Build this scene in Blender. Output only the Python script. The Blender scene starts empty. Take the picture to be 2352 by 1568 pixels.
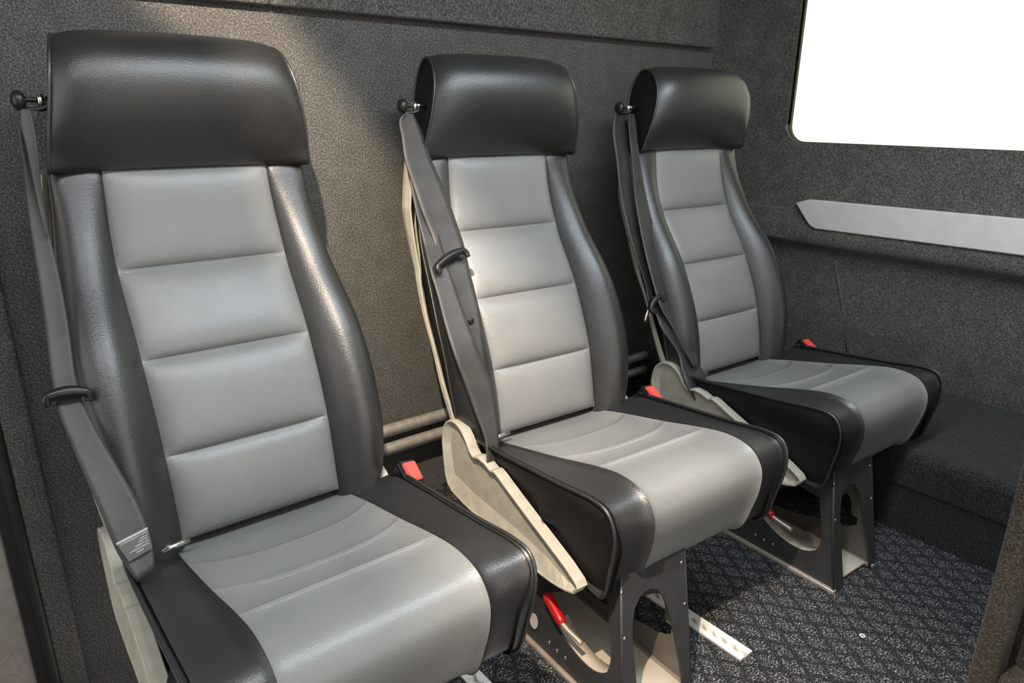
import bpy, bmesh, math, random
import numpy as np
from mathutils import Matrix, Vector
random.seed(7)
scn = bpy.context.scene
C = scn.collection

# ------------------------------------------------------------------ camera
def cam_rot(a, b, c):
    cz, sz = math.cos(a), math.sin(a); cx, sx = math.cos(b), math.sin(b); cr, sr = math.cos(c), math.sin(c)
    return (Matrix(((cz, -sz, 0), (sz, cz, 0), (0, 0, 1))) @ Matrix(((1, 0, 0), (0, cx, -sx), (0, sx, cx)))
            @ Matrix(((cr, 0, sr), (0, 1, 0), (-sr, 0, cr))))
R = cam_rot(*[math.radians(v) for v in (-38.46, -18.06, -0.53)])
cd = bpy.data.cameras.new('camera'); cam = bpy.data.objects.new('camera', cd); C.objects.link(cam)
cd.sensor_width = 36; cd.lens = 1624 / 2352 * 36; cd.clip_start = 0.02
M4 = Matrix((R.col[0], R.col[2], -R.col[1])).transposed().to_4x4()
M4.translation = Vector((-0.287, -0.812, 0.871))
cam.matrix_world = M4
scn.camera = cam

# ------------------------------------------------------------------ light
scn.view_settings.view_transform = 'Standard'
scn.view_settings.look = 'None'
scn.view_settings.exposure = 0.0
scn.view_settings.gamma = 1.0
scn.view_settings.use_curve_mapping = False
w = bpy.data.worlds.new('overcast_sky'); scn.world = w; w.use_nodes = True
bg = w.node_tree.nodes['Background']
bg.inputs[0].default_value = (1.0, 0.97, 0.92, 1); bg.inputs[1].default_value = 1.6

def area(name, loc, target, sx, sy, power, col):
    l = bpy.data.lights.new(name, 'AREA'); l.shape = 'RECTANGLE'; l.size = sx; l.size_y = sy
    l.energy = power; l.color = col
    o = bpy.data.objects.new(name, l); C.objects.link(o); o.location = loc
    o.rotation_euler = (Vector(target) - Vector(loc)).to_track_quat('-Z', 'Y').to_euler()
    return o
def spot(name, loc, target, angle, blend, power, col, rad):
    l = bpy.data.lights.new(name, 'SPOT'); l.energy = power; l.color = col
    l.spot_size = math.radians(angle); l.spot_blend = blend; l.shadow_soft_size = rad
    o = bpy.data.objects.new(name, l); C.objects.link(o); o.location = loc
    o.rotation_euler = (Vector(target) - Vector(loc)).to_track_quat('-Z', 'Y').to_euler()
    return o
area('ceiling_lamp', (0.15, -0.42, 1.46), (0.15, -0.38, 0), 1.8, 0.14, 25, (0.82, 0.92, 1.0))
# warm lamp inside the slotted light mask added under the ceiling further down
LAMP = Vector((-0.24, -0.50, 1.47))
pl = bpy.data.lights.new('warm_lamp', 'POINT'); pl.energy = 122; pl.color = (1.0, 0.81, 0.63); pl.shadow_soft_size = 0.009
po = bpy.data.objects.new('warm_lamp', pl); C.objects.link(po); po.location = LAMP

# ------------------------------------------------------------------ helpers
def tag(o, label=None, cat=None, group=None, kind=None):
    if label: o['label'] = label
    if cat: o['category'] = cat
    if group: o['group'] = group
    if kind: o['kind'] = kind
    return o
def mesh_obj(name, verts, faces, mat, parent=None, smooth=True):
    me = bpy.data.meshes.new(name)
    me.from_pydata([tuple(float(c) for c in v) for v in verts], [], [tuple(int(i) for i in f) for f in faces])
    bm = bmesh.new(); bm.from_mesh(me)
    bmesh.ops.recalc_face_normals(bm, faces=bm.faces)
    bm.to_mesh(me); bm.free()
    if smooth: me.polygons.foreach_set('use_smooth', [True] * len(me.polygons))
    me.materials.append(mat)
    o = bpy.data.objects.new(name, me); C.objects.link(o)
    if parent: o.parent = parent
    return o
def bm_obj(name, bm, mat, parent=None, smooth=False):
    bmesh.ops.recalc_face_normals(bm, faces=bm.faces)
    me = bpy.data.meshes.new(name); bm.to_mesh(me); bm.free()
    if smooth: me.polygons.foreach_set('use_smooth', [True] * len(me.polygons))
    me.materials.append(mat)
    o = bpy.data.objects.new(name, me); C.objects.link(o)
    if parent: o.parent = parent
    return o
def empty(name, loc=(0, 0, 0), rz=0):
    o = bpy.data.objects.new(name, None); C.objects.link(o); o.location = loc; o.rotation_euler = (0, 0, rz)
    o.empty_display_size = 0.05
    return o
def grid_faces(nu, nv, cu=False, cv=False):
    f = []
    for i in range(nu if cu else nu - 1):
        for j in range(nv if cv else nv - 1):
            a = i * nv + j; b = ((i + 1) % nu) * nv + j; c = ((i + 1) % nu) * nv + (j + 1) % nv; d = i * nv + (j + 1) % nv
            f.append((a, b, c, d))
    return f
def spline(pts, n, closed=False):
    """uniform-arc resampled Catmull-Rom through pts"""
    P = np.array(pts, float); N = len(P); out = []
    segs = N if closed else N - 1
    for i in range(segs):
        p1, p2 = P[i], P[(i + 1) % N]
        p0 = P[(i - 1) % N] if (closed or i > 0) else 2 * p1 - p2
        p3 = P[(i + 2) % N] if (closed or i + 2 < N) else 2 * p2 - p1
        # centripetal-ish tangents
        d1 = np.linalg.norm(p2 - p1) + 1e-9; d0 = np.linalg.norm(p1 - p0) + 1e-9; d2 = np.linalg.norm(p3 - p2) + 1e-9
        m1 = (p2 - p1) / d1 * d0 / (d0 + d1) + (p1 - p0) / d0 * d1 / (d0 + d1)
        m2 = (p2 - p1) / d1 * d2 / (d2 + d1) + (p3 - p2) / d2 * d1 / (d2 + d1)
        t = np.linspace(0, 1, 24, endpoint=False)[:, None]
        out.append((2 * t**3 - 3 * t**2 + 1) * p1 + (t**3 - 2 * t**2 + t) * m1 * d1 + (-2 * t**3 + 3 * t**2) * p2 + (t**3 - t**2) * m2 * d1)
    Q = np.concatenate(out)
    Q = np.vstack([Q, P[:1] if closed else P[-1:]])
    L = np.concatenate([[0], np.cumsum(np.linalg.norm(np.diff(Q, axis=0), axis=1))])
    s = np.linspace(0, L[-1], n + 1 if closed else n)
    R_ = np.stack([np.interp(s, L, Q[:, k]) for k in range(Q.shape[1])], 1)
    return R_[:-1] if closed else R_
def pch(xs, ys):
    """smooth monotone cubic interpolator"""
    xs = np.array(xs, float); ys = np.array(ys, float)
    o = np.argsort(xs); xs = xs[o]; ys = ys[o]
    h = np.diff(xs); d = np.diff(ys) / h; m = np.zeros_like(xs)
    for i in range(1, len(xs) - 1):
        m[i] = 0 if d[i - 1] * d[i] <= 0 else (h[i - 1] + h[i]) / (h[i - 1] / d[i] + h[i] / d[i - 1]) if False else 2 * d[i - 1] * d[i] / (d[i - 1] + d[i])
    m[0] = d[0]; m[-1] = d[-1]
    def f(x):
        x = np.clip(np.asarray(x, float), xs[0], xs[-1]); i = np.clip(np.searchsorted(xs, x) - 1, 0, len(h) - 1)
        t = (x - xs[i]) / h[i]
        return ((2 * t**3 - 3 * t**2 + 1) * ys[i] + (t**3 - 2 * t**2 + t) * h[i] * m[i]
                + (-2 * t**3 + 3 * t**2) * ys[i + 1] + (t**3 - t**2) * h[i] * m[i + 1])
    return f
def tube(name, pts, r, mat, parent=None, seg=10, closed=False, cap=True):
    P = np.array(pts, float); n = len(P)
    T = np.roll(P, -1, 0) - np.roll(P, 1, 0)
    if not closed: T[0] = P[1] - P[0]; T[-1] = P[-1] - P[-2]
    T /= np.linalg.norm(T, axis=1)[:, None] + 1e-12
    up = np.array([0, 0, 1.0]) if abs(T[0][2]) < .9 else np.array([1.0, 0, 0])
    V = []
    nrm = np.cross(T[0], up); nrm /= np.linalg.norm(nrm)
    rr = r if hasattr(r, '__len__') else [r] * n
    for i in range(n):
        nrm = nrm - T[i] * (nrm @ T[i]); nrm /= np.linalg.norm(nrm); bi = np.cross(T[i], nrm)
        for k in range(seg):
            a = 2 * math.pi * k / seg
            V.append(P[i] + rr[i] * (math.cos(a) * nrm + math.sin(a) * bi))
    F = grid_faces(n, seg, closed, True)
    if not closed and cap:
        F += [tuple(range(seg))[::-1], tuple((n - 1) * seg + k for k in range(seg))]
    return mesh_obj(name, V, F, mat, parent)
def add_box(bm, lo, hi, mat4=None):
    r = bmesh.ops.create_cube(bm, size=1)
    for v in r['verts']:
        v.co = Vector([(lo[i] + hi[i]) / 2 + v.co[i] * (hi[i] - lo[i]) for i in range(3)])
        if mat4: v.co = mat4 @ v.co
    return r['verts']
def box(name, lo, hi, mat, parent=None, bev=0.0, seg=2, smooth=None):
    bm = bmesh.new(); add_box(bm, lo, hi)
    if bev: bmesh.ops.bevel(bm, geom=bm.edges[:], offset=bev, segments=seg, affect='EDGES', profile=0.5)
    return bm_obj(name, bm, mat, parent, bool(bev) if smooth is None else smooth)
def plate(name, outer, holes, thick, mat, frame, parent=None, bev=0.0):
    """flat plate with cut-outs; outline coords (a,b); frame = 4x4 taking (a,b,thickness)"""
    cu = bpy.data.curves.new(name, 'CURVE'); cu.dimensions = '2D'; cu.fill_mode = 'BOTH'; cu.extrude = thick / 2
    cu.bevel_depth = bev; cu.bevel_resolution = 1
    for loop in [outer] + list(holes):
        s = cu.splines.new('POLY'); s.points.add(len(loop) - 1); s.use_cyclic_u = True
        for p, q in zip(s.points, loop): p.co = (q[0], q[1], 0, 1)
    t = bpy.data.objects.new(name + '_curve', cu); C.objects.link(t)
    dg = bpy.context.evaluated_depsgraph_get()
    me = bpy.data.meshes.new_from_object(t.evaluated_get(dg))
    bpy.data.objects.remove(t); bpy.data.curves.remove(cu)
    me.transform(frame)
    me.name = name; me.materials.clear(); me.materials.append(mat)
    o = bpy.data.objects.new(name, me); C.objects.link(o)
    if parent: o.parent = parent
    return o
FR_X = Matrix(((0, 0, 1, 0), (1, 0, 0, 0), (0, 1, 0, 0), (0, 0, 0, 1)))   # (a,b,t) -> (t, a, b) : plane x=const
def frame_x(x): return Matrix.Translation((x, 0, 0)) @ FR_X
def rrect(a0, b0, a1, b1, r, n=8):
    pts = []
    for cx, cy, s in ((a1 - r, b1 - r, 0), (a0 + r, b1 - r, 1), (a0 + r, b0 + r, 2), (a1 - r, b0 + r, 3)):
        for i in range(n + 1):
            t = math.pi / 2 * (s + i / n); pts.append((cx + r * math.cos(t), cy + r * math.sin(t)))
    return pts

# ------------------------------------------------------------------ materials
def mat(name):
    m = bpy.data.materials.new(name); m.use_nodes = True
    nt = m.node_tree; b = nt.nodes['Principled BSDF']
    return m, nt, b
def N(nt, t, **k):
    n = nt.nodes.new(t)
    for a, v in k.items(): setattr(n, a, v)
    return n
def coords(nt): return N(nt, 'ShaderNodeTexCoord').outputs['Object']
def noise(nt, co, scale, detail=2, rough=.5):
    n = N(nt, 'ShaderNodeTexNoise'); n.inputs['Scale'].default_value = scale; n.inputs['Detail'].default_value = detail
    n.inputs['Roughness'].default_value = rough; nt.links.new(co, n.inputs['Vector']); return n.outputs['Fac']
def ramp(nt, fac, stops):
    r = N(nt, 'ShaderNodeValToRGB'); e = r.color_ramp.elements
    while len(e) < len(stops): e.new(0.5)
    for x, (p, c) in zip(e, stops): x.position = p; x.color = (*c, 1)
    nt.links.new(fac, r.inputs['Fac']); return r.outputs['Color']
def bump(nt, b, h, strength, dist):
    n = N(nt, 'ShaderNodeBump'); n.inputs['Strength'].default_value = strength; n.inputs['Distance'].default_value = dist
    nt.links.new(h, n.inputs['Height']); nt.links.new(n.outputs['Normal'], b.inputs['Normal'])
def leather(name, c0, c1, rough, spec=.55):
    m, nt, b = mat(name); co = coords(nt)
    nt.links.new(ramp(nt, noise(nt, co, 9, 3), [(.3, c0), (.7, c1)]), b.inputs['Base Color'])
    v = N(nt, 'ShaderNodeTexVoronoi'); v.inputs['Scale'].default_value = 430; nt.links.new(co, v.inputs['Vector'])
    n2 = noise(nt, co, 900, 2)
    mx = N(nt, 'ShaderNodeMath', operation='ADD'); nt.links.new(v.outputs['Distance'], mx.inputs[0]); nt.links.new(n2, mx.inputs[1])
    bump(nt, b, mx.outputs[0], 0.30, 0.0006)
    rr = N(nt, 'ShaderNodeMapRange'); nt.links.new(noise(nt, co, 14, 3), rr.inputs[0])
    rr.inputs['To Min'].default_value = rough - .05; rr.inputs['To Max'].default_value = rough + .06
    nt.links.new(rr.outputs[0], b.inputs['Roughness'])
    b.inputs['Specular IOR Level'].default_value = spec
    return m
M_BLACK = leather('black_leather', (.0155, .0155, .0155), (.0215, .021, .0205), .40, .95)
M_GREY = leather('grey_leather', (.200, .200, .194), (.226, .225, .217), .36)
def carpet(name, dark, mid, light, scale=330, bstr=.5):
    m, nt, b = mat(name); co = coords(nt)
    a = noise(nt, co, scale, 3, .7); big = noise(nt, co, 22, 4, .6)
    col = ramp(nt, a, [(.30, dark), (.50, mid), (.68, light)])
    mx = N(nt, 'ShaderNodeMix', data_type='RGBA', blend_type='MULTIPLY'); mx.inputs[0].default_value = .45
    nt.links.new(col, mx.inputs[6]); nt.links.new(ramp(nt, big, [(.25, (.55, .55, .55)), (.75, (1.25, 1.25, 1.25))]), mx.inputs[7])
    nt.links.new(mx.outputs[2], b.inputs['Base Color'])
    b.inputs['Roughness'].default_value = .95; b.inputs['Specular IOR Level'].default_value = .1
    b.inputs['Sheen Weight'].default_value = .12; b.inputs['Sheen Roughness'].default_value = .5
    bump(nt, b, a, bstr, .003)
    return m
M_WALL = carpet('wall_carpet', (.036, .035, .032), (.102, .098, .091), (.26, .248, .23))
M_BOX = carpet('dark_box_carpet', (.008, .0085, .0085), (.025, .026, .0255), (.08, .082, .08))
M_CAB = carpet('brown_carpet', (.012, .010, .0075), (.036, .030, .023), (.135, .112, .085), 480)
def floor_mat():
    m, nt, b = mat('floor_carpet'); co = coords(nt)
    a = noise(nt, co, 300, 3, .8)
    col = ramp(nt, a, [(.42, (.008, .0085, .0095)), (.54, (.05, .051, .055)), (.62, (.46, .47, .48))])
    # irregular diamond lattice of darker pile
    wob = N(nt, 'ShaderNodeTexNoise'); wob.inputs['Scale'].default_value = 55; wob.inputs['Detail'].default_value = 3; nt.links.new(co, wob.inputs['Vector'])
    wm = N(nt, 'ShaderNodeVectorMath', operation='MULTIPLY_ADD'); nt.links.new(wob.outputs['Color'], wm.inputs[0])
    wm.inputs[1].default_value = (.022, .022, 0); nt.links.new(co, wm.inputs[2])
    lines = None
    for ang in (32, -38):
        mp = N(nt, 'ShaderNodeMapping'); mp.inputs['Rotation'].default_value = (0, 0, math.radians(ang)); mp.inputs['Scale'].default_value = (1, 1, 0)
        nt.links.new(wm.outputs[0], mp.inputs['Vector'])
        sx = N(nt, 'ShaderNodeSeparateXYZ'); nt.links.new(mp.outputs[0], sx.inputs[0])
        pp = N(nt, 'ShaderNodeMath', operation='PINGPONG'); pp.inputs[1].default_value = .017; nt.links.new(sx.outputs['X'], pp.inputs[0])
        mr = N(nt, 'ShaderNodeMapRange'); mr.inputs['From Min'].default_value = .0015; mr.inputs['From Max'].default_value = .006
        nt.links.new(pp.outputs[0], mr.inputs[0])
        if lines is None: lines = mr.outputs[0]
        else:
            mn = N(nt, 'ShaderNodeMath', operation='MINIMUM'); nt.links.new(lines, mn.inputs[0]); nt.links.new(mr.outputs[0], mn.inputs[1]); lines = mn.outputs[0]
    mx = N(nt, 'ShaderNodeMix', data_type='RGBA'); nt.links.new(lines, mx.inputs[0])
    nt.links.new(ramp(nt, a, [(.4, (.004, .004, .005)), (.64, (.06, .061, .064))]), mx.inputs[6]); nt.links.new(col, mx.inputs[7])
    nt.links.new(mx.outputs[2], b.inputs['Base Color'])
    b.inputs['Roughness'].default_value = .9; b.inputs['Specular IOR Level'].default_value = .15
    ad = N(nt, 'ShaderNodeMath', operation='MULTIPLY_ADD'); nt.links.new(lines, ad.inputs[0]); ad.inputs[1].default_value = .5; nt.links.new(a, ad.inputs[2])
    bump(nt, b, ad.outputs[0], .8, .003)
    return m
M_FLOOR = floor_mat()
def plain(name, col, rough, metal=0, var=.12, nscale=40, bstr=0, bscale=300, spec=.5):
    m, nt, b = mat(name); co = coords(nt)
    lo = tuple(c * (1 - var) for c in col); hi = tuple(min(1, c * (1 + var)) for c in col)
    nt.links.new(ramp(nt, noise(nt, co, nscale, 3), [(.3, lo), (.7, hi)]), b.inputs['Base Color'])
    b.inputs['Roughness'].default_value = rough; b.inputs['Metallic'].default_value = metal; b.inputs['Specular IOR Level'].default_value = spec
    if bstr: bump(nt, b, noise(nt, co, bscale, 2), bstr, .0008)
    return m
M_CONC = plain('pale_concrete', (.50, .45, .39), .9)
M_BEIGE = plain('beige_plastic', (.46, .435, .355), .48, bstr=.05)
M_DOOR = plain('grey_beige_plastic', (.36, .32, .29), .55, bstr=.1)
M_STEEL = plain('dark_grey_powder_coat', (.034, .034, .035), .5, bstr=.1, bscale=900)
M_INNER = plain('cream_painted_steel', (.50, .45, .36), .42, nscale=12)
M_TAN = plain('tan_grey_steel', (.13, .115, .098), .33, nscale=12)
M_RAIL = plain('brushed_rail_metal', (.58, .50, .43), .4, .6)
M_ALU = plain('white_aluminium', (.80, .80, .77), .4, .1)
M_GALV = plain('galvanised_tube', (.55, .52, .48), .45, .55, .2, 60)
M_CHROME = plain('bright_metal', (.75, .73, .70), .22, 1)
M_RED = plain('red_plastic', (.80, .075, .06), .42)
M_REDD = plain('dark_red_rubber', (.42, .008, .012), .35)
M_BPLAS = plain('black_plastic', (.012, .012, .013), .35)
M_RUB = plain('black_rubber', (.022, .021, .022), .6, bstr=.1)
M_SILV = plain('silver_trim', (.78, .76, .74), .36, .2, .04)
M_THREAD = plain('grey_thread', (.42, .42, .41), .7)
M_LABEL = plain('grey_label_cloth', (.10, .10, .095), .8)
M_PRINT = plain('pale_print', (.42, .42, .40), .8)
M_STICK = plain('pale_sticker', (.55, .52, .48), .5)
M_SIDE = leather('black_side_fabric_shaded', (.0085, .0085, .0088), (.012, .012, .0125), .62, .18)  # cushion sides use it too, their missing light put into the darker colour
def webbing():
    m, nt, b = mat('belt_webbing'); co = coords(nt)
    wv = N(nt, 'ShaderNodeTexWave'); wv.inputs['Scale'].default_value = 260; wv.bands_direction = 'Z'; nt.links.new(co, wv.inputs['Vector'])
    nt.links.new(ramp(nt, noise(nt, co, 30, 3), [(.3, (.028, .0265, .0255)), (.7, (.042, .039, .037))]), b.inputs['Base Color'])
    b.inputs['Roughness'].default_value = .42; b.inputs['Sheen Weight'].default_value = .03
    bump(nt, b, wv.outputs['Fac'], .25, .0004)
    return m
M_WEB = webbing()
def glass():
    m, nt, b = mat('window_glass')
    out = nt.nodes['Material Output']; nt.nodes.remove(b)
    tr = N(nt, 'ShaderNodeBsdfTransparent'); gl = N(nt, 'ShaderNodeBsdfGlossy'); gl.inputs['Roughness'].default_value = .02
    tr.inputs[0].default_value = (.96, .97, .88, 1)
    fr = N(nt, 'ShaderNodeFresnel'); mx = N(nt, 'ShaderNodeMixShader')
    nt.links.new(fr.outputs[0], mx.inputs[0]); nt.links.new(tr.outputs[0], mx.inputs[1]); nt.links.new(gl.outputs[0], mx.inputs[2])
    nt.links.new(mx.outputs[0], out.inputs[0]); return m
M_GLASS = glass()
M_CEIL = plain('grey_headlining', (.30, .30, .29), .9)

# ------------------------------------------------------------------ the van body
S = 'structure'
XW, YW = 1.58, 0.50
tag(plate('floor', [(-.195, -.66), (.69, -.66), (.69, -1.10), (1.75, -1.10), (1.75, .62), (-.02, .62), (-.02, .24), (-.195, .02)], [], .04, M_FLOOR, Matrix.Translation((0, 0, -.02))), kind=S)
tag(box('floor_step_well', (-1.30, -.68, -.34), (0, .62, -.30), M_WALL), kind=S)
tag(box('ceiling', (-1.30, -.95, 1.50), (1.75, 0.62, 1.54), M_CEIL), kind=S)
# back wall behind the seats and its protruding upper header in two lengths
tag(box('wall_back', (-0.283, YW, -.30), (1.458, YW + .03, 1.50), M_WALL, bev=.003), kind=S)
tag(box('trim_1', (-0.30, .474, 1.038), (0.205, YW, 1.50), M_WALL, bev=.005), kind=S)
tag(box('trim_2', (0.207, .474, 1.038), (1.436, YW, 1.50), M_WALL, bev=.005), kind=S)
tag(box('wall_outer', (-1.3, .60, 0), (1.75, .62, 1.50), M_WALL), kind=S)
# right wall: plan curve (corner pillar) + flat part with the window cut out
def extrude_plan(name, plan, z0, z1, m, nz=2):
    V = [(p[0], p[1], z) for p in plan for z in np.linspace(z0, z1, nz)]
    return mesh_obj(name, V, grid_faces(len(plan), nz), m)
pil = spline([(1.40, .60), (1.47, .59), (1.535, .545), (1.572, .46), (XW, .375)], 24)
win = rrect(-.95, .797, .325, 1.34, .045)
right_upper = plate('wall_right', [(-1.60, .535), (.375, .535), (.375, 1.5), (-1.6, 1.5)], [win], .02, M_WALL, frame_x(XW + .01))
tag(right_upper, kind=S)
tag(extrude_plan('wall_corner', pil, 0, 1.5, M_WALL), kind=S)
low = [(XW + .0, .60), (XW - .002, .585), (XW - .010, .565), (XW - .012, .545), (XW - .006, .527), (XW + .012, .520), (XW + .028, .508), (XW + .034, .48), (XW + .04, .30), (XW + .05, .19)]
prof = spline(low, 40)
yy = [.45, .1, -.4, -1.0, -1.6]
V = [(p[0], y, p[1]) for p in prof for y in yy]
tag(mesh_obj('wall_lower_right', V, grid_faces(len(prof), len(yy)), M_WALL), kind=S)
# short step in the lining, left of the silver strip
tag(box('trim_3', (XW - .012, .27, .53), (XW + .006, .46, .617), M_WALL, bev=.006, seg=3), kind=S)
# upright seam in the lining
tag(tube('trim_4', [(XW + .034, .148, .488), (XW + .037, .13, .43), (XW + .042, .10, .33), (XW + .047, .075, .225)], .004, M_WALL), kind=S)
# window
wf = rrect(-.95, .797, .325, 1.34, .045)
wr = empty('window_1', (0, 0, 0)); tag(wr, kind=S)
plate('window_pane', wf, [], .004, M_GLASS, frame_x(XW + .004), wr)
V = [(x, a, b_) for (a, b_) in wf for x in (XW + .007, XW + .03)]
mesh_obj('window_reveal', V, grid_faces(len(wf), 2, True), M_WALL, wr)
# wheel box along the right wall
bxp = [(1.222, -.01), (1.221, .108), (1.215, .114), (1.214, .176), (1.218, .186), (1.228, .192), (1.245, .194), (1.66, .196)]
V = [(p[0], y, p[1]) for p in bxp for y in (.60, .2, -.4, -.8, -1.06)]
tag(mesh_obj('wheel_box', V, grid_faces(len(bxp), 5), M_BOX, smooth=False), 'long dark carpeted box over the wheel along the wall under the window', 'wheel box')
# unseen light mask, added: dark box whose tapering slot cuts the warm beam's edges
hx0, hx1, hy0, hy1 = LAMP.x - .12, LAMP.x + .20, LAMP.y - .16, LAMP.y + .44
hs = empty('added_beam_mask', (LAMP.x, LAMP.y, 1.37)); tag(hs, kind=S)
def hbox(n, lo, hi): box(n, tuple(lo[i] - hs.location[i] for i in range(3)), tuple(hi[i] - hs.location[i] for i in range(3)), M_RUB, hs)
for lo, hi in (((hx0 - .004, hy0, 1.37), (hx0, hy1, 1.5)), ((hx1, hy0, 1.37), (hx1 + .004, hy1, 1.5)), ((hx0, hy0 - .004, 1.37), (hx1, hy0, 1.5)), ((hx0, hy1, 1.37), (hx1, hy1 + .004, 1.5))):
    hbox('beam_mask_wall', lo, hi)
slot = [(.012, -.05), (.0726, -.05), (.127, .36), (.050, .36), (.054, .225), (.070, .19), (.058, .15)]
plate('slotted_plate', [(hx0 - LAMP.x, -.16), (hx1 - LAMP.x, -.16), (hx1 - LAMP.x, .44), (hx0 - LAMP.x, .44)], [slot], .002, M_RUB, Matrix.Identity(4), hs)
# opposite side with a wide open sliding door, and the closed ends out of view
tag(box('wall_front', (.76, -1.16, -.04), (1.20, -1.08, 1.5), M_WALL), kind=S)
tag(box('wall_front_left', (-1.30, -.72, -.34), (-.36, -.68, 1.5), M_WALL), kind=S)
tag(box('light_block_sill', (-.50, -.72, -.34), (-.16, -.68, .10), M_WALL), kind=S)  # added out of view to keep light out of the step well
tag(box('light_block_low', (.20, -.72, -.04), (.686, -.68, .24), M_WALL), kind=S)  # unseen block, added against light from the ground and low sky
tag(box('ground_outside', (-6, -9, -.46), (6, -.70, -.42), M_CONC), kind=S)
tag(box('wall_left', (-1.30, -.68, -.3), (-1.27, .62, .28), M_WALL), kind=S)
# left end: pillar strip, rubber seal, door panel
tag(box('wall_left_strip', (-.285, YW - .012, -.30), (-.245, YW + .03, 1.036), M_WALL, bev=.005, seg=2), kind=S)
tag(tube('trim_5', [(-.293, YW - .006, z) for z in np.linspace(-.3, 1.1, 8)], .009, M_RUB), kind=S)
tag(box('trim_6', (-.318, YW - .01, -.30), (-.295, YW + .03, 1.5), M_RUB, bev=.004), kind=S)
dr = empty('door_1', (0, 0, 0)); tag(dr, kind=S)
box('door_panel', (-.62, YW - .004, -.30), (-.316, YW + .03, .47), M_DOOR, dr, bev=.006)
for pts in ([(-.375, -.004), (-.349, -.006), (-.346, -.020), (-.350, -.031), (-.375, -.040)], [(-.375, -.060), (-.345, -.066), (-.338, -.074), (-.333, -.12), (-.375, -.13)], [(-.385, .035), (-.352, .012), (-.339, -.04), (-.330, -.10), (-.326, -.18)]):
    tube('door_rib', spline([(x, YW - .004, z) for x, z in pts], 30), .0014, M_DOOR, dr, 6)
box('door_upper_panel', (-.62, YW + .002, .475), (-.316, YW + .03, 1.5), M_RUB, dr, bev=.006)

# silver strip on the right wall
sp = spline([(.2540, .634), (.2560, .6385), (.2545, .6420), (.2505, .6442), (.235, .6447), (.10, .6465), (-.3, .652), (-1.0, .662)], 30)
sp2 = [(-1.0, .588), (-.3, .578), (.10, .575), (.19, .574)] + [tuple(p) for p in spline([(.197, .5755), (.204, .579), (.226, .601), (.254, .634)], 10)[1:-1]]
tr = empty('silver_strip', (XW - .012, .0, .575)); tag(tr, 'long silver plastic strip with a slanted end on the carpeted wall below the window', 'trim strip')
outl = [tuple(p) for p in sp] + sp2
so = plate('strip_face', outl, [], .010, M_SILV, Matrix.Translation(-tr.location) @ frame_x(XW - .008), tr, bev=.003)
lip = plate('strip_lip', [(a, b_ - .004) for a, b_ in outl], [], .006, M_RUB, Matrix.Translation(-tr.location) @ frame_x(XW - .002), tr)

# two tubes running behind the seats
for z, nm in ((.209, 'upper'), (.165, 'lower')):
    t = tube('fixing_tube', [(x, .452, z) for x in np.linspace(.05, 1.205, 40)], .0125, M_GALV)
    tag(t, '%s of the two pale metal tubes running behind the seats' % nm, 'tube', 'tubes behind the seats')

# floor anchor tracks
def track(name, x0, x1, ya, yb, label, skew=0.0):
    r = empty(name, ((x0 + x1) / 2, ya, 0)); tag(r, label, 'floor track', 'floor tracks')
    ox, oy = r.location.x, r.location.y
    b_ = box('track_base', (x0 - ox, yb - oy, 0), (x1 - ox, ya - oy, .0022), M_RAIL, r)
    n = int((ya - yb) / .002)
    for sgn in (-1, 1):
        xo = x0 if sgn < 0 else x1; xm = (x0 + x1) / 2
        V = []
        for i in range(n + 1):
            y = ya + (yb - ya) * i / n
            inn = xm + sgn * .0034 + .0022 * math.sin(2 * math.pi * y / .0215)
            for xx, z in ((xo, .001), (xo, .006), (inn, .006), (inn, .001)): V.append((xx - ox, y - oy, z))
        F = grid_faces(n + 1, 4, False, True) + [(3, 2, 1, 0), tuple(n * 4 + k for k in range(4))]
        mesh_obj('track_lip', V, F, M_ALU, r, smooth=False)
    return r
track('floor_track', .610, .643, .30, -.303, 'white metal floor track with a wavy slot passing under the middle seat')
track('floor_track', .2215, .2525, -.040, -.42, 'white metal floor track between the nearest seat and the middle seat')
# small floor ring
a = np.linspace(0, 2 * math.pi, 20, endpoint=False)
tag(tube('anchor_ring', [(.832 + .0038 * math.cos(t), -.398 + .0038 * math.sin(t), .0022) for t in a], .0013, M_ALU, None, 6, True), 'tiny white ring lying on the dark floor carpet', 'ring')

# carpeted cabinet in the right foreground
cb = empty('carpeted_cabinet', (.70, -.61, 0)); tag(cb, 'brown carpeted cabinet edge standing on the floor in the right foreground', 'cabinet')
def cbox(n, lo, hi, b_=.004, m=M_CAB): return box(n, tuple(lo[i] - cb.location[i] for i in range(3)), tuple(hi[i] - cb.location[i] for i in range(3)), m, cb, bev=b_, seg=3)
cbox('post', (.695, -.622, 0), (.74, -.590, .62), .005)
cbox('side_panel', (.745, -1.05, 0), (1.10, -.592, .62))
cbox('rail', (.700, -1.05, .303), (.75, -.600, .365))
cbox('plinth', (.704, -1.05, 0), (.75, -.60, .155))
cbox('top', (.69, -1.05, .62), (1.11, -.588, .64))

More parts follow.
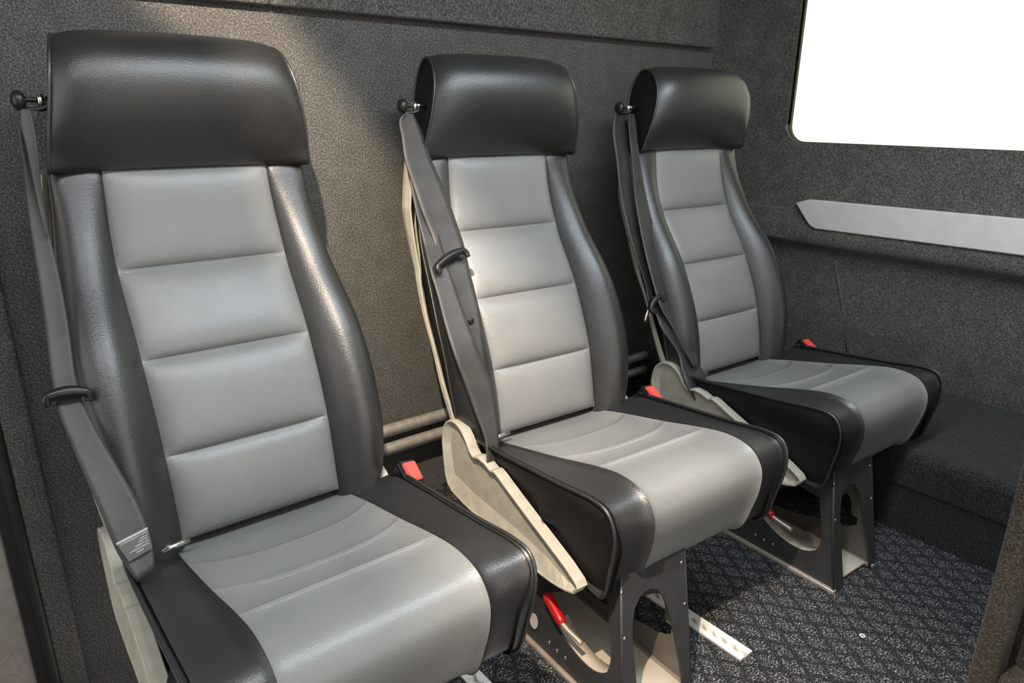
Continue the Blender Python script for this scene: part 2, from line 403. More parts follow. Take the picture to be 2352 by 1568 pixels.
# ------------------------------------------------------------------ the seat
YC = pch([.27, .309, .418, .542, .656, .73, .79, .83], [.126, .132, .155, .207, .276, .300, .308, .310])
WI = pch([.27, .309, .418, .542, .656, .79, .83], [.117, .117, .118, .119, .119, .113, .112])
WO = pch([.27, .29, .35, .42, .49, .55, .60, .667, .735, .79, .83], [.180, .186, .199, .204, .204, .201, .195, .186, .177, .173, .172])
BU = pch([.27, .30, .35, .42, .50, .58, .66, .73, .79, .83], [.020, .026, .034, .040, .042, .038, .024, .010, -.002, -.004])
SEAMS = [.300, .418, .542, .656, .790]           # back insert seams (bottom to top)
def dipf(d, h=.0075, k=.009): return h * (1 - np.exp(-np.maximum(d, 0) / k))
def back_surface(x, z):
    """front of the padded back at |x| <= insert half width (no seams)"""
    return YC(z) + .006 * (np.abs(x) / .12) ** 2 * 0 
def make_back_panels(root):
    for i in range(4):
        z0, z1 = SEAMS[i], SEAMS[i + 1]
        nu, nv = 41, 31
        tu = np.linspace(-1, 1, nu); tu = np.sign(tu) * (1 - (1 - np.abs(tu)) ** 1.6)
        tv = np.linspace(-1, 1, nv); tv = np.sign(tv) * (1 - (1 - np.abs(tv)) ** 1.5)
        V = []
        for u in tu:
            for v in tv:
                z = (z0 + z1) / 2 + v * (z1 - z0) / 2
                wi = float(WI(z)); x = u * wi
                dx = wi - abs(x); dz = min(z - z0, z1 - z)
                y = float(YC(z)) + .003 - float(dipf(dx, .009, .010)) * float(1 - math.exp(-max(dz, 0) / .008)) - .008 * (1 - u ** 4) * (1 - abs(v) ** 2.5)
                V.append((x, y, z))
        mesh_obj('back_panel', V, grid_faces(nu, nv), M_GREY, root)
def stitches(name, pts, nrm, root, n, size=(.0034, .0009)):
    P = spline(pts, n); bm = bmesh.new()
    for i in range(n - 1):
        a, b_ = Vector(P[i]), Vector(P[i + 1]); d = b_ - a; L = d.length * .36; d.normalize()
        nn = Vector(nrm(a)); s = d.cross(nn).normalized(); tl = (d * .85 + s * (.35 if i % 2 else -.35)).normalized(); s = tl.cross(nn).normalized()
        m = Matrix((tl, s, nn)).transposed().to_4x4(); m.translation = (a + b_) / 2 + nn * .0003
        add_box(bm, (-L, -size[1] / 2, -.0004), (L, size[1] / 2, .0005), m)
    o = bm_obj(name, bm, M_THREAD, root); o['kind'] = 'stuff'; return o
def make_back_bolster(root, sgn):
    nz, nt_ = 60, 26
    V = []
    pip = []
    for z in np.linspace(.272, .7895, nz):
        wi, W, yc, bu = float(WI(z)), float(WO(z)), float(YC(z)), float(BU(z)); d = W - wi
        e = .004 * math.exp(-(.7895 - z) / .006)
        sec = spline([(wi - .002, yc + .006), (wi + .003, yc - .001 - bu * .12), (wi + d * .22, yc - bu * .62 - .004), (wi + d * .52, yc - bu - .004), (wi + d * .80, yc - bu * .86 - .001),
                      (W - .004, yc - bu * .45 + .002), (W, yc + .006), (W - .001, yc + .020)], nt_)
        for x, y in sec: V.append((sgn * x, y + e, z))
        pip.append((sgn * (W + .0006), yc + .013, z))
    # closed lower end
    n0 = len(V); zc = .262
    for x, y, z in V[:nt_]: V.append((sgn * (abs(x) - .006 if abs(x) > .15 else abs(x)), y + .02, zc))
    F = grid_faces(nz, nt_) + [(n0 + j, n0 + j + 1, j + 1, j) for j in range(nt_ - 1)]
    mesh_obj('back_bolster', V, F, M_BLACK, root)
    tube('back_piping', pip, .0022, M_BLACK, root, 8)
SHF = pch([.27, .30, .335, .45, .541, .62, .686, .76, .80, .87], [.135, .142, .156, .207, .255, .286, .303, .316, .325, .335])
SHB = pch([.27, .30, .335, .383, .468, .537, .606, .697, .769, .82, .87], [.155, .162, .176, .195, .228, .270, .306, .340, .350, .352, .352])
def make_back_side(root, sgn):
    V = []
    zs = np.linspace(.27, .79, 40)
    for z in zs:
        W, yc = float(WO(z)), float(YC(z))
        V += [(sgn * (W - .001), yc + .014, z), (sgn * (W - .004), yc + .03, z), (sgn * (W - .008), max(float(SHF(z)) + .012, yc + .04), z)]
    mesh_obj('back_side_panel', V, grid_faces(len(zs), 3), M_SIDE, root)
def make_shell(root):
    V = []; zs = np.linspace(.27, .785, 44); n = 0
    for z in zs:
        W = max(float(WO(z)) + .0035, float(np.interp(z, [.27, .33, .70, .79], [0, .201, .199, .184]))); WR = float(WO(z)) - .004; f, b_ = float(SHF(z)), float(SHB(z))
        pts = [(-W, f), (-W - .001, (f + b_) / 2), (-W + .001, b_ - .004), (-W + .012, b_ + .010), (-W + .05, b_ + .020), (0, b_ + .026), (WR - .05, b_ + .020), (WR - .018, b_ + .012), (WR - .006, b_), (WR - .001, (f + b_) / 2 + .008), (WR, f + .02)]
        inn = [(x * .985, y - .0005 if abs(x) < W - .002 else y) for x, y in pts][::-1]
        loop = pts + [(x * (1 - .0035 / W), y - (.003 if abs(x) < W - .006 else 0)) for x, y in pts[::-1]]
        n = len(loop)
        for x, y in loop: V.append((x, y, z))
    F = grid_faces(len(zs), n, False, True) + [tuple(range(n))[::-1], tuple((len(zs) - 1) * n + k for k in range(n))]
    mesh_obj('back_shell', V, F, M_BEIGE, root, smooth=False)
# headrest: a soft roll with flat ends, side profile (y,z)
HR_C = [(.306, .7895), (.286, .806), (.264, .835), (.248, .872), (.244, .905), (.254, .936), (.280, .959), (.318, .969), (.355, .965), (.380, .945), (.387, .91), (.380, .86), (.352, .81), (.328, .786)]
HR_E = [(.174, .296, .7895), (.171, .286, .815), (.167, .278, .844), (.161, .274, .88), (.155, .278, .915), (.149, .294, .942), (.143, .318, .957), (.138, .345, .957), (.139, .365, .935), (.145, .373, .895), (.152, .362, .855), (.162, .338, .815), (.170, .314, .789)]
def make_headrest(root):
    nv = 90
    c, e = spline(HR_C, nv, True), spline(HR_E, nv, True)
    us = np.linspace(-1, 1, 61); us = np.sign(us) * (1 - (1 - np.abs(us)) ** 1.8)
    V = []
    for u in us:
        t = abs(u) ** 9 * .62 + abs(u) ** 2.2 * .38
        for (y, z), (w_, ye, ze) in zip(c, e):
            V.append((u * w_, y * (1 - t) + ye * t, z * (1 - t) + ze * t))
    mesh_obj('headrest', V, grid_faces(len(us), nv, False, True), M_BLACK, root)
    for sgn in (-1, 1):
        cen = e.mean(0); V = []; rings = 6
        for k in range(rings):
            q = 1 - k / rings
            for p in e: pp = cen + (p - cen) * q; V.append((sgn * (pp[0] + .004 * (1 - q ** 2)), pp[1], pp[2]))
        V.append((sgn * (cen[0] + .004), cen[1], cen[2]))
        F = grid_faces(rings, nv, False, True) + [((rings - 1) * nv + j, (rings - 1) * nv + (j + 1) % nv, rings * nv) for j in range(nv)]
        mesh_obj('headrest_side', V, F, M_SIDE, root)
        tube('headrest_piping', [(sgn * (p[0] + .0015), p[1], p[2]) for p in e], .0024, M_BLACK, root, 8, True)
# cushion
CU_C = [(.165, .282), (.11, .294), (.06, .306), (-.043, .329), (-.14, .353), (-.193, .361), (-.234, .354), (-.256, .330), (-.259, .297), (-.250, .257), (-.234, .213), (-.200, .198), (-.08, .203)]
CU_E = [(.09, .326), (.06, .329), (.025, .332), (-.05, .339), (-.14, .348), (-.203, .356), (-.238, .353), (-.253, .333), (-.255, .303), (-.247, .262), (-.232, .207), (-.197, .199), (-.08, .203)]
CWI = pch([0, 2, 3, 4, 5, 6, 7, 8, 9, 10, 11, 12], [.128, .129, .127, .124, .123, .123, .123, .122, .121, .119, .115, .11])
CWO = pch([0, 1, 4, 6, 8, 12], [.194, .196, .197, .197, .193, .180])
CU_Cd = np.array([spline(CU_C, 2)[0]] * 0 + CU_C); CU_Ed = np.array(CU_E)
def hermite_curve(P):
    P = np.array(P, float); ts = np.arange(len(P))
    m = np.zeros_like(P); m[1:-1] = (P[2:] - P[:-2]) / 2; m[0] = P[1] - P[0]; m[-1] = P[-1] - P[-2]
    def f(t):
        t = min(max(t, 0), len(P) - 1 - 1e-9); i = int(t); s = t - i
        return (2 * s**3 - 3 * s**2 + 1) * P[i] + (s**3 - 2 * s**2 + s) * m[i] + (-2 * s**3 + 3 * s**2) * P[i + 1] + (s**3 - s**2) * m[i + 1]
    return f
FC, FE = hermite_curve(CU_C), hermite_curve(CU_E)
def cnorm(f, t):
    a, b_ = f(t - .02), f(t + .02); d = b_ - a; d /= np.linalg.norm(d) + 1e-9
    return np.array([d[1], -d[0]]) * (-1)     # points up / forward
def cushion_pt(x, t, off=0.0):
    c = FC(t); n = cnorm(FC, t); wi = float(CWI(t))
    p = c + n * off
    return (x, p[0], p[1])
CSE = [lambda u: 0.0, lambda u: 2.02 + .47 * (1 - abs(u) ** 3), lambda u: 3.0 + .36 * (1 - abs(u) ** 3), lambda u: 3.98 + .02 * (1 - u * u), lambda u: 12.0]
def make_cushion_panels(root):
    for i in range(4):
        nu = 45; nv = 22 if i < 3 else 60
        tu = np.linspace(-1, 1, nu); tu = np.sign(tu) * (1 - (1 - np.abs(tu)) ** 1.5)
        tv = np.linspace(0, 1, nv)
        if i < 3: tv = .5 + .5 * np.sign(tv - .5) * (1 - (1 - np.abs(2 * tv - 1)) ** 1.4)
        else: tv = tv ** 1.25
        V = []
        for u in tu:
            a, b_ = CSE[i](u), CSE[i + 1](u)
            for s in tv:
                t = a + (b_ - a) * s; wi = float(CWI(t)); x = u * wi
                dx = wi - abs(x)
                da = (t - a) * .07; db = (b_ - t) * .07
                if i == 0: da = .1
                if i == 3: db = .1
                h = .007 if i < 2 else .005
                ha = 1 - math.exp(-da / .007); hb = 1 - math.exp(-db / .010)
                if i in (0, 1): amp = .003 + .011 * s ** 2          # puffed towards the seam in front of it
                else: amp = .0065
                off = amp * (1 - math.exp(-dx / .010)) * ha * hb - .002
                V.append(cushion_pt(x, t, off))
        mesh_obj('cushion_panel', V, grid_faces(nu, nv), M_GREY, root)
def make_cushion_bolster(root, sgn):
    nt_, nx = 90, 18; V = []; pip = []
    for t in np.linspace(0, 12, nt_):
        wi, W = float(CWI(t)), float(CWO(t)); c, e = FC(t), FE(t); nc = cnorm(FC, t); ne = cnorm(FE, t)
        for j in range(nx):
            s = j / (nx - 1)
            p = c * (1 - s) + e * s; n = nc * (1 - s) + ne * s
            bul = .0055 * (1 - abs(2 * s - 1) ** 4) - .003 * math.exp(-s / .04)
            p = p + n * bul
            V.append((sgn * (wi + (W - wi) * s), p[0], p[1]))
        pip.append((sgn * (W + .0005), *(e + ne * -.001)))
    mesh_obj('cushion_bolster', V, grid_faces(nt_, nx), M_BLACK, root)
    tube('cushion_piping', pip, .0026, M_BLACK, root, 8)
    # flat upright side
    rim = [(p[1], p[2]) for p in pip] ; rim += [(.03, .205), (.08, .235), (.10, .28)]
    rim = np.array(rim); cen = np.array([-.10, .27]); rings = 7; V = []; n = len(rim)
    for k in range(rings):
        s = 1 - k / rings
        for y, z in rim:
            q = cen + (np.array([y, z]) - cen) * s
            V.append((sgn * (.1945 + .006 * (1 - s ** 3) - (.004 if k == 0 else 0) - .016 * min(1, max(0, (.335 - q[1]) / .05))), q[0], q[1]))
    V.append((sgn * .199, cen[0], cen[1]))
    F = grid_faces(rings, n, False, True) + [((rings - 1) * n + j, (rings - 1) * n + (j + 1) % n, rings * n) for j in range(n)]
    mesh_obj('cushion_side_panel', V, F, M_SIDE, root)
def make_side_trim(root, sgn):
    dy, dz = (0, 0) if sgn < 0 else (.006, -.030)
    top = spline([(.185, .255), (.188, .300), (.176, .332), (.150, .346), (.128, .343), (.108, .330), (.092, .310)], 16)
    out = [tuple(p) for p in top] + [(.082, .304), (.066, .309), (.045, .307), (.028, .301), (.018, .304), (.006, .301)]
    out += [tuple(p) for p in spline([(-.01, .294), (-.07, .270), (-.13, .247), (-.178, .228), (-.197, .218)], 8)]
    out += [tuple(p) for p in spline([(-.203, .210), (-.200, .200), (-.180, .190), (-.150, .183), (-.107, .180), (-.04, .186), (.05, .19), (.13, .195), (.168, .205), (.180, .225)], 22)]
    P = np.array(out) + np.array((dy, dz))
    if sgn > 0: P = P[[i for i in range(len(P)) if P[i, 1] > .19 or i % 3 == 0]]
    n = len(P)
    if sgn > 0: P[:, 1] = np.maximum(P[:, 1], .214 - .02 * np.clip((P[:, 0] + .2) / .4, 0, 1) * 0)
    cen = P.mean(0)
    # inward offset outline
    T = np.roll(P, -1, 0) - np.roll(P, 1, 0); T /= np.linalg.norm(T, axis=1)[:, None]
    nin = np.stack([-T[:, 1], T[:, 0]], 1)
    area_ = .5 * np.sum(P[:, 0] * np.roll(P[:, 1], -1) - np.roll(P[:, 0], -1) * P[:, 1])
    if area_ < 0: nin = -nin
    V = []
    x0, x1 = (.191, .210) if sgn < 0 else (.184, .198)
    def ring(x, o):
        for p, q in zip(P, nin): V.append((sgn * x, p[0] + q[0] * o, p[1] + q[1] * o))
    ring(x0, 0); ring(x1 - .001, 0); ring(x1, .001); ring(x1, .0035); ring(x1 - .001, .0045)
    for p, q in zip(P, nin):
        o = (.007 + .026 * max(0, q[1]) + .010 * max(0, -q[0])) * min(1, max(.25, (p[0] + .205) / .08))
        V.append((sgn * (x1 - .009), p[0] + q[0] * o, p[1] + q[1] * o))
    F = grid_faces(6, n, False, True)
    bm = bmesh.new(); vs = [bm.verts.new(v) for v in V]
    for f in F: bm.faces.new([vs[i] for i in f])
    for base in (0, 5 * n):
        f = bm.faces.new([vs[base + j] for j in range(n)])
        bmesh.ops.triangulate(bm, faces=[f])
    o = bm_obj('side_trim', bm, M_BEIGE, root)
    return o
def make_buckle(root, sgn):
    m = Matrix.Translation((.207, .068, .323)) @ Matrix.Rotation(math.radians(27), 4, 'X') @ Matrix.Rotation(math.radians(-6), 4, 'Z')
    bm = bmesh.new(); add_box(bm, (-.0145, -.024, -.05), (.0145, .022, .012))
    bmesh.ops.bevel(bm, geom=bm.edges[:], offset=.003, segments=2, affect='EDGES'); bmesh.ops.transform(bm, matrix=m, verts=bm.verts)
    h = bm_obj('buckle', bm, M_BPLAS, root)
    bm = bmesh.new(); add_box(bm, (-.0095, -.021, .008), (.0125, .015, .0155))
    bmesh.ops.bevel(bm, geom=bm.edges[:], offset=.002, segments=2, affect='EDGES'); bmesh.ops.transform(bm, matrix=m, verts=bm.verts)
    o = bm_obj('release_button', bm, M_RED, h); o['label'] = 'red press button'
    pts = [(m @ Vector((0, .0, z)))[:] for z in (-.045, -.08, -.12)]
    tube('buckle_stalk', spline(pts, 8), .007, M_BPLAS, h, 8)
def make_pedestal(root):
    # left and right upright side plates (planes leaning slightly inwards), cut out
    cut = [tuple(p) for p in spline([(-.085, .103), (-.105, .076), (-.140, .058), (-.180, .048), (-.215, .051), (-.236, .066), (-.240, .090), (-.226, .140), (-.205, .185), (-.170, .170), (-.120, .135)], 48, True)]
    outer = [(.14, .0), (.14, .10), (.06, .20), (-.10, .215), (-.225, .235), (-.245, .18), (-.287, .0)]
    def lean(xb, xt):
        k = (xt - xb) / .2
        return Matrix(((0, k, 1, xb), (1, 0, 0, 0), (0, 1, 0, 0), (0, 0, 0, 1)))
    sp_ = plate('side_plate', outer, [cut], .003, M_STEEL, lean(-.182, -.155), root)
    hole = [tuple(p) for p in spline([(.02, .035), (-.08, .030), (-.19, .054), (-.222, .060), (-.240, .074), (-.238, .090), (-.226, .088), (-.222, .108), (-.213, .129), (-.196, .122), (-.165, .095), (-.10, .10), (.0, .09)], 40, True)]
    sp2_ = plate('side_plate', outer, [hole], .003, M_TAN, lean(-.040, -.030), root)
    sp2_['label'] = 'brownish steel side plate with a slanting hole'
    # front plate with tall arch opening; lies between the plates and leans back
    def front(x, z): return (x, -.287 + .235 * z, z)
    zt = .235; xl0, xl1 = -.182, -.150; xr0, xr1 = -.038, -.026
    arch = [(-.152, 0.0), (-.150, .05), (-.148, .10), (-.145, .145), (-.134, .176), (-.112, .190), (-.088, .184), (-.072, .160), (-.062, .115), (-.056, .06), (-.053, 0.0)]
    arch = [tuple(p) for p in spline(arch, 30)]
    outl = [(-.186, 0.0), (-.153, zt), (-.020, zt), (-.036, 0.0)] + arch[::-1]
    M = Matrix(((1, 0, 0, 0), (0, .235, -1, -.287), (0, 1, .235, 0), (0, 0, 0, 1)))
    plate('front_plate', outl, [], .003, M_STEEL, M, root, bev=.0006)
    # folded edges
    for xa, xb, dx in ((-.186, -.153, .004), (-.036, -.020, -.004)):
        tube('fold', [front(xa, .002), front(xb, zt)], .0025, M_STEEL, root, 8)
    # inner floor tray and foot rails
    bm = bmesh.new(); add_box(bm, (-.180, -.275, .004), (-.042, .13, .008)); bm_obj('base_tray', bm, M_INNER, root)
    V = [(-.178, -.272, .008), (-.06, -.272, .008), (-.150, -.16, .045), (-.07, -.16, .045), (-.150, .02, .05), (-.07, .02, .05)]
    for x in (-.183, -.042):
        box('foot_rail', (x - .007, -.290, 0), (x + .003, .15, .008), M_RAIL, root, bev=.001)
    def dome(c, n, r):
        n = Vector(n).normalized(); q = n.to_track_quat('Z', 'Y').to_matrix().to_4x4(); q.translation = Vector(c)
        bm = bmesh.new(); bmesh.ops.create_uvsphere(bm, u_segments=12, v_segments=6, radius=r)
        for v in bm.verts: v.co.z *= .5
        bmesh.ops.transform(bm, matrix=q, verts=bm.verts); bm_obj('rivet', bm, M_CHROME, root, True)
    for x, z in ((-.162, .137), (-.032, .139), (-.158, .205), (-.03, .205)):
        p = front(x, z); dome((p[0], p[1] - .002, p[2]), (0, -1, .235), .0032)
    for y, z in ((-.104, .030), (-.146, .030), (-.125, .029)):
        dome((-.182 + .135 * z - .002, y, z), (-1, 0, 0), .0034)
    lipc = [p for p in cut if p[1] < .075 and p[0] > -.232]
    lipc.sort(reverse=True)
    V = []
    for y, z in lipc:
        xx = -.182 + .135 * z
        V += [(xx, y, z - .001), (xx + .030, y + .002, z - .004), (xx + .030, y + .002, z - .006), (xx, y, z - .003)]
    mesh_obj('cutout_lip', V, grid_faces(len(lipc), 4, False, True), M_INNER, root)
    # lever with red sleeve
    a, b_, c_ = np.array((-.176, -.092, .112)), np.array((-.182, -.140, .092)), np.array((-.178, -.182, .082))
    lv = tube('lever', spline([a, b_, c_], 14), .0045, M_RAIL, root, 10)
    sl = tube('lever_sleeve', spline([a - (b_ - a) * .12, a, a * .4 + b_ * .6, b_], 12), [.004, .0085, .009, .009, .009, .009, .009, .009, .009, .009, .0085, .007], M_REDD, lv, 12)
    sl['label'] = 'red rubber sleeve'
    # pale sticker on the side plate
    V = [(-.1865 + .135 * (.045 + .014 * math.sin(t)), -.063 + .011 * math.cos(t), .045 + .014 * math.sin(t)) for t in np.linspace(0, 2 * math.pi, 20, endpoint=False)]
    mesh_obj('sticker', V, [tuple(range(20))], M_STICK, root, False)
    # cross bars under the cushion
    for y, z in ((-.17, .205), (.02, .21)):
        box('cross_bar', (-.16, y - .012, z - .012), (.12, y + .012, z + .0), M_STEEL, root)
    box('seat_pan', (-.17, -.20, .203), (.17, .13, .212), M_STEEL, root)
def make_ring(root, p):
    """belt guide at the top left of the back: bolt, rod, ring"""
    p = np.array(p)
    g = tube('belt_guide', [(-.158, p[1] + .006, p[2] + .004), (p[0] + .004, p[1], p[2] + .004)], .0045, M_CHROME, root, 10)
    a = np.linspace(0, 2 * math.pi, 24, endpoint=False)
    tube('guide_ring', [(p[0] - .004 + .017 * math.cos(t), p[1] - .004 * math.cos(t), p[2] + .006 * math.sin(t) - .002) for t in a], .0032, M_BPLAS, g, 8, True)
    bm = bmesh.new(); bmesh.ops.create_uvsphere(bm, u_segments=16, v_segments=10, radius=.0125)
    for v in bm.verts: v.co = Vector((v.co.x * .7 + p[0] - .017, v.co.y + p[1], v.co.z + p[2] + .003))
    bm_obj('guide_knob', bm, M_BPLAS, g, True)
    bm = bmesh.new(); bmesh.ops.create_uvsphere(bm, u_segments=16, v_segments=10, radius=.009)
    for v in bm.verts: v.co = Vector((v.co.x * .6 + p[0] + .006, v.co.y + p[1], v.co.z + p[2] + .003))
    bm_obj('guide_cap', bm, M_CHROME, g, True)
def ribbon(name, L, Rr, root, n=70, th=.0011, curl=0.0):
    L = spline(L, n); Rr = spline(Rr, n); V = []; m = 7
    for a, b_, i in zip(L, Rr, range(n)):
        j0, j1 = max(0, i - 1), min(n - 1, i + 1)
        tg = (L[j1] + Rr[j1]) - (L[j0] + Rr[j0]); nr = np.cross(b_ - a, tg); nr /= np.linalg.norm(nr) + 1e-9
        for k in range(m):
            s = k / (m - 1); V.append(a + (b_ - a) * s + nr * (th + curl * math.sin(math.pi * s)))
        for k in range(m - 1, -1, -1):
            s = k / (m - 1); V.append(a + (b_ - a) * s - nr * (th - curl * math.sin(math.pi * s)))
    F = grid_faces(n, 2 * m, False, True) + [tuple(range(2 * m))[::-1], tuple((n - 1) * 2 * m + k for k in range(2 * m))]
    return mesh_obj(name, V, F, M_WEB, root)
def frame_bar(name, a, b_, c, hgt, m, parent):
    """belt adjuster: a thick rounded loop around the webbing (ends a,b; c = outward normal)"""
    a, b_ = np.array(a), np.array(b_); d = b_ - a; L = np.linalg.norm(d); d /= L; c = np.array(c, float); c -= d * (c @ d); c /= np.linalg.norm(c)
    up = np.cross(c, d); pts = []
    for u, v in ((.02, -1.6), (-.01, -.7), (.03, .25), (.18, .62), (.5, .9), (.82, .62), (.97, .25), (1.01, -.7), (.98, -1.6)):
        pts.append(a + d * L * u + up * hgt * v + c * .009)
    n = 40; rr = [.0042 + .0034 * math.sin(math.pi * i / (n - 1)) for i in range(n)]
    return tube(name, spline(pts, n), rr, m, parent, 10)

def build_seat():
    r = empty('passenger_seat')
    make_shell(r); make_back_panels(r)
    for s in (-1, 1): make_back_bolster(r, s); make_back_side(r, s)
    for z in SEAMS[1:4]:
        y = float(YC(z)) - .0005
        stitches('seam_stitching', [(-float(WI(z)) + .004, y, z - .0035), (0, y - .001, z - .0035), (float(WI(z)) - .004, y, z - .0035)], lambda p: (0, -.93, .37), r, 78)
    make_headrest(r); make_cushion_panels(r)
    for i in (1, 2, 3):
        pts = [cushion_pt(u * float(CWI(CSE[i](u))) * .97, CSE[i](u) + .05, .001) for u in np.linspace(-1, 1, 21)]
        stitches('seam_stitching', pts, lambda p: (0, -.23, .97), r, 80, (.003, .0008))
    for s in (-1, 1): make_cushion_bolster(r, s); make_side_trim(r, s)
    make_buckle(r, 1); make_pedestal(r)
    # metal hinge pin where back and cushion meet
    tube('hinge_pin', [(-.150, .105, .312), (-.112, .112, .311)], .004, M_CHROME, r, 10)
    return r
def label_parts(o):
    L = {'side_trim': 'beige plastic side trim', 'back_shell': 'beige plastic back shell', 'back_panel': 'grey leather panel', 'cushion_panel': 'grey leather panel',
         'front_plate': 'dark grey steel plate with an arched opening', 'base_tray': 'cream painted steel tray'}
    for ch in o.children:
        k = ch.name.split('.')[0]
        if k in L: ch['label'] = L[k]
def copy_tree(o, parent=None):
    c = o.copy(); C.objects.link(c); c.parent = parent
    for ch in list(o.children): copy_tree(ch, c)
    return c
seat0 = build_seat(); label_parts(seat0)
seats = [seat0, copy_tree(seat0), copy_tree(seat0)]
GRP = 'black and grey leather passenger seats in a row'
for r, x, y, rz, lab in zip(seats, (0, .55, 1.0998), (0, -.0026, -.0268), (0, -.0511, -.0396), (
        'largest black and grey leather passenger seat, at the left end of the row',
        'middle black and grey leather passenger seat, over the floor track',
        'farthest black and grey leather passenger seat, beside the wall with the window')):
    r.location = (x, y, 0); r.rotation_euler = (0, 0, rz); tag(r, lab, 'seat', GRP)

# ---- belts (each seat's webbing hangs its own way)
B2A = ([(-.205, .297, .866), (-.216, .296, .857), (-.217, .29, .826), (-.217, .282, .791), (-.208, .269, .743), (-.201, .254, .701), (-.192, .237, .659), (-.194, .212, .628), (-.195, .185, .595), (-.193, .17, .567), (-.19, .148, .529), (-.187, .126, .483), (-.183, .111, .443)],
       [(-.191, .298, .869), (-.187, .297, .86), (-.174, .291, .829), (-.167, .284, .796), (-.153, .271, .751), (-.143, .258, .712), (-.135, .242, .669), (-.136, .221, .64), (-.144, .194, .607), (-.146, .174, .575), (-.149, .151, .534), (-.158, .127, .486), (-.164, .111, .443)])
B2B = ([(-.203, .300, .844), (-.211, .279, .765), (-.212, .261, .713), (-.21, .241, .662), (-.222, .191, .606), (-.223, .170, .575), (-.226, .142, .532), (-.225, .114, .484), (-.216, .093, .434), (-.207, .074, .383), (-.201, .057, .345), (-.206, .042, .302)],
       [(-.19, .300, .844), (-.185, .280, .768), (-.182, .264, .72), (-.177, .244, .669), (-.185, .196, .615), (-.186, .173, .585), (-.184, .144, .54), (-.18, .114, .491), (-.169, .092, .439), (-.167, .074, .389), (-.173, .057, .348), (-.185, .042, .304)])
B3A = ([(-.230, .327, .868), (-.237, .325, .846), (-.238, .308, .769), (-.237, .286, .681), (-.238, .245, .594), (-.229, .206, .508), (-.233, .19, .476)],
       [(-.205, .327, .873), (-.197, .325, .851), (-.192, .308, .773), (-.193, .285, .684), (-.202, .247, .597), (-.21, .206, .509), (-.216, .191, .478)])
B3B = ([(-.210, .307, .867), (-.210, .305, .842), (-.210, .289, .769), (-.214, .266, .681), (-.224, .226, .596), (-.228, .184, .513), (-.226, .162, .47), (-.207, .139, .426), (-.196, .112, .383), (-.188, .088, .346)],
       [(-.194, .307, .867), (-.189, .305, .846), (-.187, .289, .774), (-.179, .266, .685), (-.179, .23, .603), (-.178, .186, .518), (-.175, .163, .473), (-.169, .14, .428), (-.164, .112, .384), (-.17, .089, .347)])
B3C = ([(-.232, .183, .472), (-.23, .17, .453), (-.229, .151, .425), (-.215, .131, .394), (-.207, .119, .374), (-.213, .1, .342), (-.213, .077, .306), (-.202, .065, .281)],
       [(-.215, .186, .477), (-.192, .172, .462), (-.174, .150, .434), (-.168, .130, .398), (-.167, .119, .376), (-.160, .100, .348), (-.155, .078, .314), (-.153, .066, .281)])
B1A = ([(-.187, .297, .868), (-.193, .296, .859), (-.203, .289, .789), (-.209, .276, .728), (-.213, .252, .668), (-.218, .221, .61), (-.226, .178, .541), (-.227, .167, .527), (-.223, .134, .485), (-.217, .102, .447), (-.21, .066, .401), (-.205, .041, .368), (-.193, .016, .336)],
       [(-.172, .297, .868), (-.176, .296, .86), (-.186, .289, .789), (-.19, .277, .729), (-.19, .252, .668), (-.193, .221, .61), (-.2, .176, .539), (-.2, .165, .525), (-.193, .138, .49), (-.182, .104, .451), (-.17, .069, .408), (-.167, .045, .376), (-.171, .022, .342)])
B1B = ([(-.193, .291, .868), (-.196, .289, .855), (-.196, .284, .821), (-.196, .277, .763), (-.195, .264, .714)],
       [(-.183, .291, .868), (-.182, .289, .855), (-.184, .284, .821), (-.19, .277, .762), (-.193, .263, .711)])
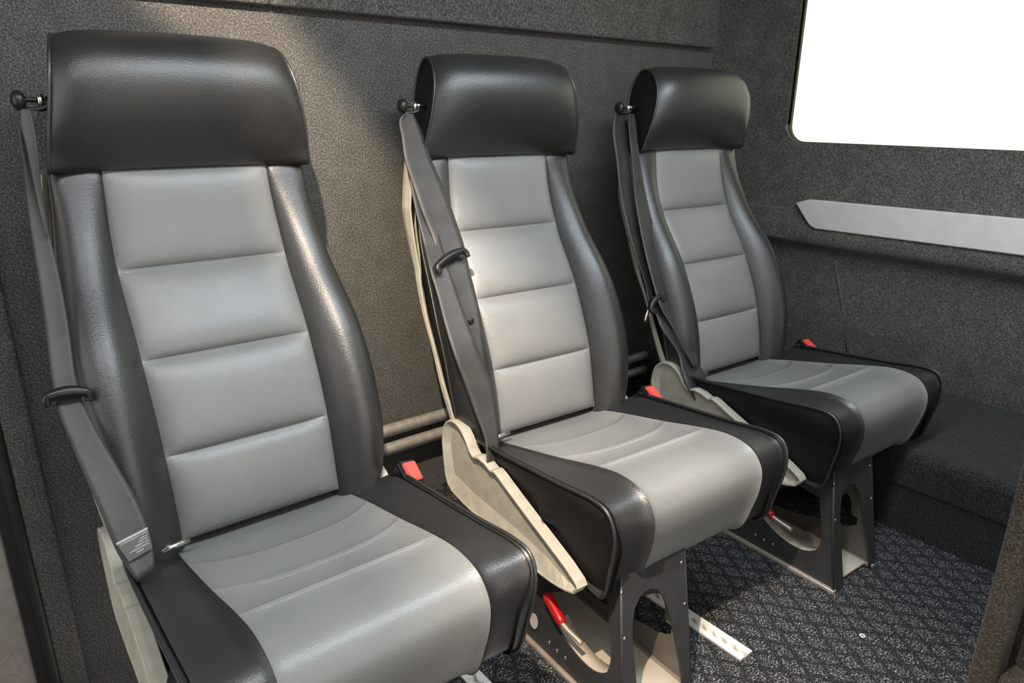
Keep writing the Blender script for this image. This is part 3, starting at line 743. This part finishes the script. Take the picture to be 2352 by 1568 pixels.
for k, (r, bands, ring) in enumerate(zip(seats, ((B1A, B1B), (B2A, B2B), (B3A, B3B, B3C)), ((-.176, .300, .875), (-.192, .300, .874), (-.204, .325, .876)))):
    make_ring(r, ring)
    main = None
    for q, (L, Rr) in enumerate(bands):
        o = ribbon('seat_belt', L, Rr, r, curl=.0015 if q == 0 else .0008)
        if main is None: main = o
    if k == 0:
        ad = frame_bar('belt_adjuster', (-.236, .168, .532), (-.192, .167, .529), (0, -1, .2), .006, M_BPLAS, main)
        # printed cloth label sewn on the belt near the floor end
        q = [np.array(p) for p in ((-.2045, .046, .3770), (-.1685, .050, .3830), (-.1690, .034, .3620), (-.1960, .031, .3565))]
        off = np.array((0, -.003, .003))
        lb = mesh_obj('belt_label', [p + off for p in q] + [p + off * .5 for p in q], [(0, 1, 2, 3), (7, 6, 5, 4), (0, 4, 5, 1), (1, 5, 6, 2), (2, 6, 7, 3), (3, 7, 4, 0)], M_LABEL, main, False)
        lb['label'] = 'grey printed cloth label'
        bm = bmesh.new()
        def lq(u, v): return (q[0] * (1 - u) + q[1] * u) * (1 - v) + (q[3] * (1 - u) + q[2] * u) * v + off * 1.12
        for row, (u0, u1, h) in enumerate(((.0, 1, .10), (.06, .97, .05), (.68, .93, .05), (.60, .92, .05), (.45, .92, .05), (.2, .9, .05), (.4, .7, .05))):
            v0 = (.0, .15, .29, .40, .53, .66, .79)[row]
            u = u0
            while u < u1 - .01:
                wd = (u1 - u0) if row == 0 else random.uniform(.03, .07); wd = min(wd, u1 - u)
                bm.faces.new([bm.verts.new(lq(*p)) for p in ((u, v0), (u + wd, v0), (u + wd, v0 + h), (u, v0 + h))]); u += wd + random.uniform(.012, .03)
        bm_obj('label_print', bm, M_PRINT, main)
    elif k == 1:
        frame_bar('belt_adjuster', (-.213, .192, .611), (-.150, .204, .632), (-.5, -.8, .25), .007, M_BPLAS, main)
        bm = bmesh.new(); bmesh.ops.create_uvsphere(bm, u_segments=16, v_segments=8, radius=.006)
        for v in bm.verts: v.co = Vector((v.co.x - .172, v.co.y * .5 + .1425, v.co.z + .526))
        bm_obj('belt_button', bm, M_BPLAS, main, True)
    else:
        ad = frame_bar('belt_adjuster', (-.244, .176, .462), (-.214, .180, .486), (-.5, -.8, .25), .008, M_BPLAS, main)
        tube('belt_tongue', spline([(-.243, .178, .470), (-.254, .176, .452), (-.257, .176, .440)], 8), .0035, M_CHROME, main, 8)
